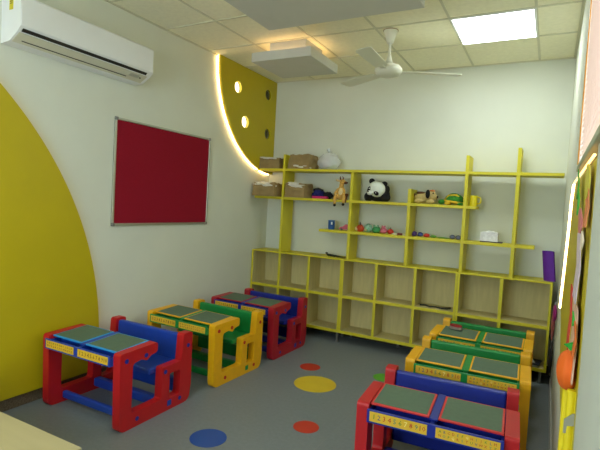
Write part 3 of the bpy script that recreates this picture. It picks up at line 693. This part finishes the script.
whm = mat('scrap_white', (224, 220, 190), 0.7); 
for i, (x, mm, nm, lb, ct) in enumerate(((1.735, whm, 'toy_block', 'cream flat toy block just right of the red apple toy', 'toy'), (1.79, mat('toy_maroon', (120, 50, 40), 0.6), 'toy_block', 'dark red toy block between two cream ones on the third shelf', 'toy'), (1.84, whm, 'toy_block', 'cream flat toy block against the third upright', 'toy'))):
    tag(obj(nm, B(-0.026, -0.03, 0, 0.024, 0.02, 0.016 + 0.004 * i), mm, bevel=0.004, loc=(x, -0.22, Z3), rot=(0, 0, 0.2 * i)), lb, ct)
# between third and fourth uprights
for x, y, r, mm, nm, lb in ((1.935, -0.2, (0.026, 0.022, 0.026), mat('toy_violet', (70, 40, 120), 0.5), 'toy_ball', 'small purple toy ball right of the third upright'),
                            (1.99, -0.18, (0.030, 0.024, 0.022), mat('toy_navy', (50, 70, 140), 0.5), 'toy_boat', 'small blue toy boat between the purple ball and red ladybird'),
                            (2.06, -0.2, (0.032, 0.024, 0.019), mat('toy_scarlet', (200, 50, 36), 0.5), 'toy_ladybird', 'small red toy ladybird in the middle of the third shelf'),
                            (2.13, -0.2, (0.034, 0.022, 0.013), mat('toy_lime', (90, 150, 50), 0.5), 'toy_leaf', 'small green toy leaf right of the red ladybird')):
    lump(nm, lb, 'toy', x, Z3, r, mm, x, y=y, l=0.3)
tag(obj('toy_snake', tube(bmesh.new(), [(0, 0, 0.006), (0.05, 0.015, 0.006), (0.09, -0.005, 0.006), (0.13, 0.01, 0.006)], [0.005, 0.006, 0.006, 0.003]), mat('toy_lime', (90, 150, 50), 0.5), smooth=True, loc=(2.17, -0.2, Z3)), 'thin green toy snake lying flat on the third shelf', 'toy')
t = thing('sunglasses', 'black toy sunglasses left of the fourth upright on the third shelf', 'glasses', (2.345, -0.20, Z3))
bm = bmesh.new(); lens = [(math.cos(a * PI / 8) * 0.024, 0, 0.022 + math.sin(a * PI / 8) * 0.019) for a in range(16)]
for s in (-1, 1):
    tube(bm, [(p[0] + s * 0.028, p[1], p[2]) for p in lens] + [(lens[0][0] + s * 0.028, 0, lens[0][2])], 0.004, 6)
obj('rims', bm, M_dark, t)
for s in (-1, 1):
    obj('lens', cyl(bmesh.new(), (s * 0.028, -0.001, 0.022), (s * 0.028, 0.001, 0.022), 0.019, n=14), mat('lens_dark', (30, 32, 40), 0.1), t)
    obj('temple', tube(bmesh.new(), [(s * 0.05, 0, 0.03), (s * 0.052, 0.06, 0.03), (s * 0.048, 0.09, 0.008)], 0.003, 6), M_dark, t)
# silvery box on a dark tray
t = thing('tissue_box', 'silvery white box on a dark base between the two right uprights', 'box', (2.665, -0.19, Z3))
obj('tray', B(-0.085, -0.05, 0, 0.115, 0.05, 0.010), mat('tray_dark', (50, 44, 70), 0.5), t, bevel=0.003)
obj('carton', B(-0.085, -0.045, 0.010, 0.075, 0.045, 0.095), mat('silver_white', (222, 222, 228), 0.4, 0.12, 40), t, bevel=0.003)
bm = bmesh.new(); ell(bm, (-0.005, 0, 0.097), (0.06, 0.03, 0.012), lump=0.8, sub=3); obj('crumpled_top', bm, M_white, t)

# on top of the cubbies
t = thing('toy_lizard', 'small black toy lizard on top of the left cubby unit', 'toy', (1.00, -0.20, 0.928), 0)
lz = mat('lizard_black', (36, 44, 30), 0.6)
obj('body', tube(bmesh.new(), [(-0.04, 0, 0.018), (0.0, 0, 0.016), (0.06, 0.01, 0.012), (0.13, -0.01, 0.008), (0.19, 0.0, 0.006)], [0.012, 0.013, 0.010, 0.006, 0.003]), lz, t, smooth=True)
bm = bmesh.new(); ell(bm, (-0.05, 0, 0.035), (0.016, 0.011, 0.011)); ell(bm, (-0.043, 0, 0.024), (0.010, 0.009, 0.014)); obj('head', bm, lz, t, smooth=True)
for lx, s in ((-0.02, -1), (-0.02, 1), (0.05, -1), (0.05, 1)): obj('leg', tube(bmesh.new(), [(lx, 0, 0.012), (lx, s * 0.022, 0.012), (lx + 0.01, s * 0.032, 0.003)], 0.003, 6), lz, t)
# purple roll
t = thing('paper_roll', 'purple rolled sheet standing on the right end of the cubbies', 'roll', (3.20, -0.20, 0.928), 0)
prp = mat('purple_sheet', (96, 22, 156), 0.6, 0.08, 20)
bm = lathe(bmesh.new(), [(0.0, 0.0), (0.050, 0.0), (0.050, 0.272), (0.046, 0.272), (0.044, 0.02), (0.0, 0.02)], 28)
for v in bm.verts: v.co.x += -0.14 * v.co.z * (0.5 + v.co.z)
obj('sheet', bm, prp, t)
bm = B(-0.002, -0.054, 0.002, 0.040, -0.049, 0.27)
for v in bm.verts: v.co.x += -0.14 * v.co.z * (0.5 + v.co.z)
obj('loose_edge', bm, prp, t, bevel=0.001)
obj('core', cyl(bmesh.new(), (0, 0, 0.0205), (-0.014, 0, 0.24), 0.024, n=20), mat('purple_core', (60, 14, 100), 0.7), t)

# inside the cells
t = tag(obj('rubber_snake', tube(bmesh.new(), [(0, 0, 0.012), (0.05, 0.03, 0.008), (0.10, -0.01, 0.008), (0.16, 0.015, 0.008), (0.22, -0.02, 0.008), (0.27, 0.0, 0.010), (0.31, 0.0, 0.020)], [0.010, 0.008, 0.008, 0.008, 0.009, 0.012, 0.009]), mat('snake_black', (24, 30, 22), 0.5), smooth=True, loc=(2.04, -0.20, 0.5235)), 'black rubber snake lying in an upper cell of the middle cubby unit', 'toy')
for i, (dx, mm, lb) in enumerate(((0, mat('paper_white', (206, 208, 210), 0.7), 'white papers at the bottom of the right-end cubby'), (0.03, mat('folder_dark', (52, 60, 80), 0.6), 'dark folder lying on the white papers in the right-end cubby'), (-0.03, mat('paper_pale', (190, 200, 214), 0.7), 'pale sheet on top of the dark folder in the right-end cubby'))):
    tag(obj(('papers', 'folder', 'sheet')[i], B(-0.11, -0.09, 0, 0.11, 0.09, (0.022, 0.010, 0.006)[i]), mm, bevel=0.002, loc=(3.04 + dx, -0.18, 0.1315 + (0, 0.0225, 0.033)[i]), rot=(0, 0, (0.1, -0.15, 0.2)[i])), lb, ('paper', 'folder', 'paper')[i])

# bags hanging in the gap by the right wall
pk = mat('pink_cloth', (176, 96, 92), 0.9, 0.25, 14)
def hang(name, x, y, z, h, w, m, label, cat):
    bm = bmesh.new(); ell(bm, (0, 0, 0), (0.014, w, h / 2), lump=0.25, seed=z, sub=4)
    t = thing(name, label, cat, (x, y, z))
    obj('sack', bm, m, t, smooth=True)
    obj('hook', tube(bmesh.new(), [(0.0, 0, h / 2 - 0.01), (0.0, 0, h / 2 + 0.02), (W - x - 0.001, 0, h / 2 + 0.02)], 0.003, 6), M_chrome, t)
hang('cloth_bag', W - 0.022, -0.52, 0.62, 0.30, 0.10, pk, 'dusty pink cloth bag hanging on the right wall beside the cubbies', 'bag')
hang('cloth_bag', W - 0.022, -0.53, 0.32, 0.26, 0.11, mat('dark_bag_cloth', (44, 36, 34), 0.9), 'dark cloth bag hanging low between cubbies and right wall', 'bag')
hang('purse', W - 0.020, -0.75, 0.74, 0.13, 0.05, mat('magenta_cloth', (150, 30, 110), 0.9), 'small magenta purse hanging on the right wall above the pink bag', 'bag')

# ------------------------------------------------------------------ paper crafts on the right wall panel
PX = W - 0.0235
def leaf(name, label, y, z, ly, lz, rot, m, cat='paper craft', lift=0.003, shape='leaf', group='paper crafts pinned to the right wall panel'):
    pts = []
    n = 20
    for i in range(n):
        a = 2 * PI * i / n
        if shape == 'leaf': p = (math.cos(a) * ly / 2, math.sin(a) * lz / 2 * (0.35 + 0.65 * abs(math.sin(a)) ** 0.5))
        elif shape == 'ring': p = (math.cos(a) * ly / 2, math.sin(a) * lz / 2)
        else: p = (max(-1, min(1, 1.6 * math.cos(a))) * ly / 2, max(-1, min(1, 1.6 * math.sin(a))) * lz / 2)
        c, s = math.cos(rot), math.sin(rot)
        pts.append((y + p[0] * c - p[1] * s, z + p[0] * s + p[1] * c))
    bm = plate(pts, [], PX - lift - 0.002, PX - lift + 0.001, lambda a, b, t: (t - 0.004 * abs(math.sin((b - z) / max(lz, ly) * 3)), a, b))
    return tag(obj(name, bm, m), label, cat, group)
g1 = mat('craft_green', (62, 150, 50), 0.7); y1_ = mat('craft_yellow', (196, 186, 60), 0.7); o1 = mat('craft_orange', (214, 130, 80), 0.7)
p1 = mat('craft_pink', (206, 120, 120), 0.7); l1 = mat('craft_lilac', (204, 186, 196), 0.7); r1 = mat('craft_red', (206, 60, 44), 0.7); b1 = mat('craft_beige', (216, 176, 150), 0.7, 0.2, 60)
leaf('paper_leaf', 'dark green paper leaf at the top of the right wall display', -3.17, 1.625, 0.12, 0.05, 1.1, g1, lift=0.009)
leaf('paper_leaf', 'bright green paper leaf below the dark one on the right wall display', -3.27, 1.565, 0.14, 0.06, 0.7, mat('craft_bright_green', (56, 170, 60), 0.7), lift=0.010)
leaf('paper_leaf', 'olive yellow paper leaf near the pillar on the right wall display', -3.60, 1.605, 0.15, 0.09, 0.3, y1_, lift=0.007)
leaf('paper_strip', 'orange paper strip below the yellow leaf', -3.62, 1.535, 0.10, 0.10, 0, o1, shape='rect', lift=0.005)
leaf('paper_petal', 'pink paper petal between the green leaves and the lilac tassel', -3.44, 1.50, 0.20, 0.07, 0.2, p1, lift=0.009)
leaf('paper_tassel', 'long lilac paper tassel hanging on the right wall display', -3.50, 1.37, 0.16, 0.19, 0, l1, shape='rect', lift=0.008)
leaf('paper_heart', 'pale cream paper rosette beside the lilac tassel', -3.64, 1.45, 0.08, 0.05, 0, mat('craft_cream', (224, 206, 180), 0.7), shape='ring', lift=0.011)
leaf('paper_strip', 'tall red paper strip below the lilac tassel', -3.30, 1.19, 0.10, 0.20, 0, r1, shape='rect', lift=0.007)
leaf('paper_sheet', 'patterned beige paper sheet right of the red strip', -3.52, 1.17, 0.24, 0.20, 0.0, b1, shape='rect', lift=0.005)
leaf('paper_leaf', 'small green paper leaf on the beige sheet', -3.52, 1.225, 0.08, 0.035, 0.2, mat('craft_bright_green', (56, 170, 60), 0.7), lift=0.010)
leaf('paper_strip', 'narrow orange paper strip near the pillar', -3.63, 1.19, 0.05, 0.09, 0, mat('craft_deep_orange', (220, 110, 40), 0.7), shape='rect', lift=0.008)
# big orange paper fruit with green leaf, yellow rolls under it
t = thing('paper_fruit', 'large orange paper fruit with a green leaf, hanging beside the pillar', 'paper craft', (W - 0.040, -3.56, 1.088))
bm = bmesh.new(); bmesh.ops.create_uvsphere(bm, u_segments=32, v_segments=16, radius=1)
for v in bm.verts:
    a = math.atan2(v.co.y, v.co.x); k = 1 - 0.07 * abs(math.cos(a * 4))
    v.co = Vector((v.co.x * 0.030 * k, v.co.y * 0.05 * k, v.co.z * 0.055))
obj('fruit_body', bm, mat('craft_fruit_orange', (226, 100, 18), 0.75, 0.05), t, smooth=True)
obj('fruit_leaf', plate([(-0.022, 0.074), (0.020, 0.046), (0.024, 0.080), (0.0, 0.083)], [], -0.002, 0.002, lambda a, b, t: (a * 0.9 + 0.004, -0.02 + t, b)), mat('craft_leaf_green', (36, 150, 44), 0.75), t)
obj('hanger', tube(bmesh.new(), [(0, 0, 0.05), (0.01, 0, 0.088), (0.021, 0, 0.090)], 0.002, 6), g1, t)
for i, (dx, dy, z0, z1, r, lb) in enumerate(((-0.036, 0.04, 0.62, 1.055, 0.011, 'yellow paper roll farthest from the pillar, under the orange fruit'), (-0.027, -0.01, 0.60, 1.05, 0.011, 'yellow paper roll in the middle under the orange fruit'), (-0.012, -0.05, 0.62, 1.06, 0.010, 'yellow paper roll next to the pillar, under the orange fruit'))):
    bm = bmesh.new(); cyl(bm, (0, 0, 0), (0, 0, z1 - z0), r, n=20)
    tag(obj('paper_tube', bm, mat('craft_tube_yellow', (232, 210, 20), 0.6, 0.05, 30), smooth=False, loc=(W - 0.002 + dx, -3.60 + dy, z0)), lb, 'paper craft', 'yellow paper rolls under the orange fruit')
bm = plate([(-0.018, -0.012), (-0.012, -0.012), (-0.010, 0.008), (0.02, 0.014), (0.02, 0.048), (0.0, 0.042), (-0.018, 0.024)], [], -0.001, 0.001, lambda a, b, t: (a, t, b))
tag(obj('tape_piece', bm, mat('grey_tape', (150, 150, 132), 0.6), loc=(W - 0.027, -3.665, 0.965)), 'torn grey tape stuck across the yellow paper rolls', 'tape')
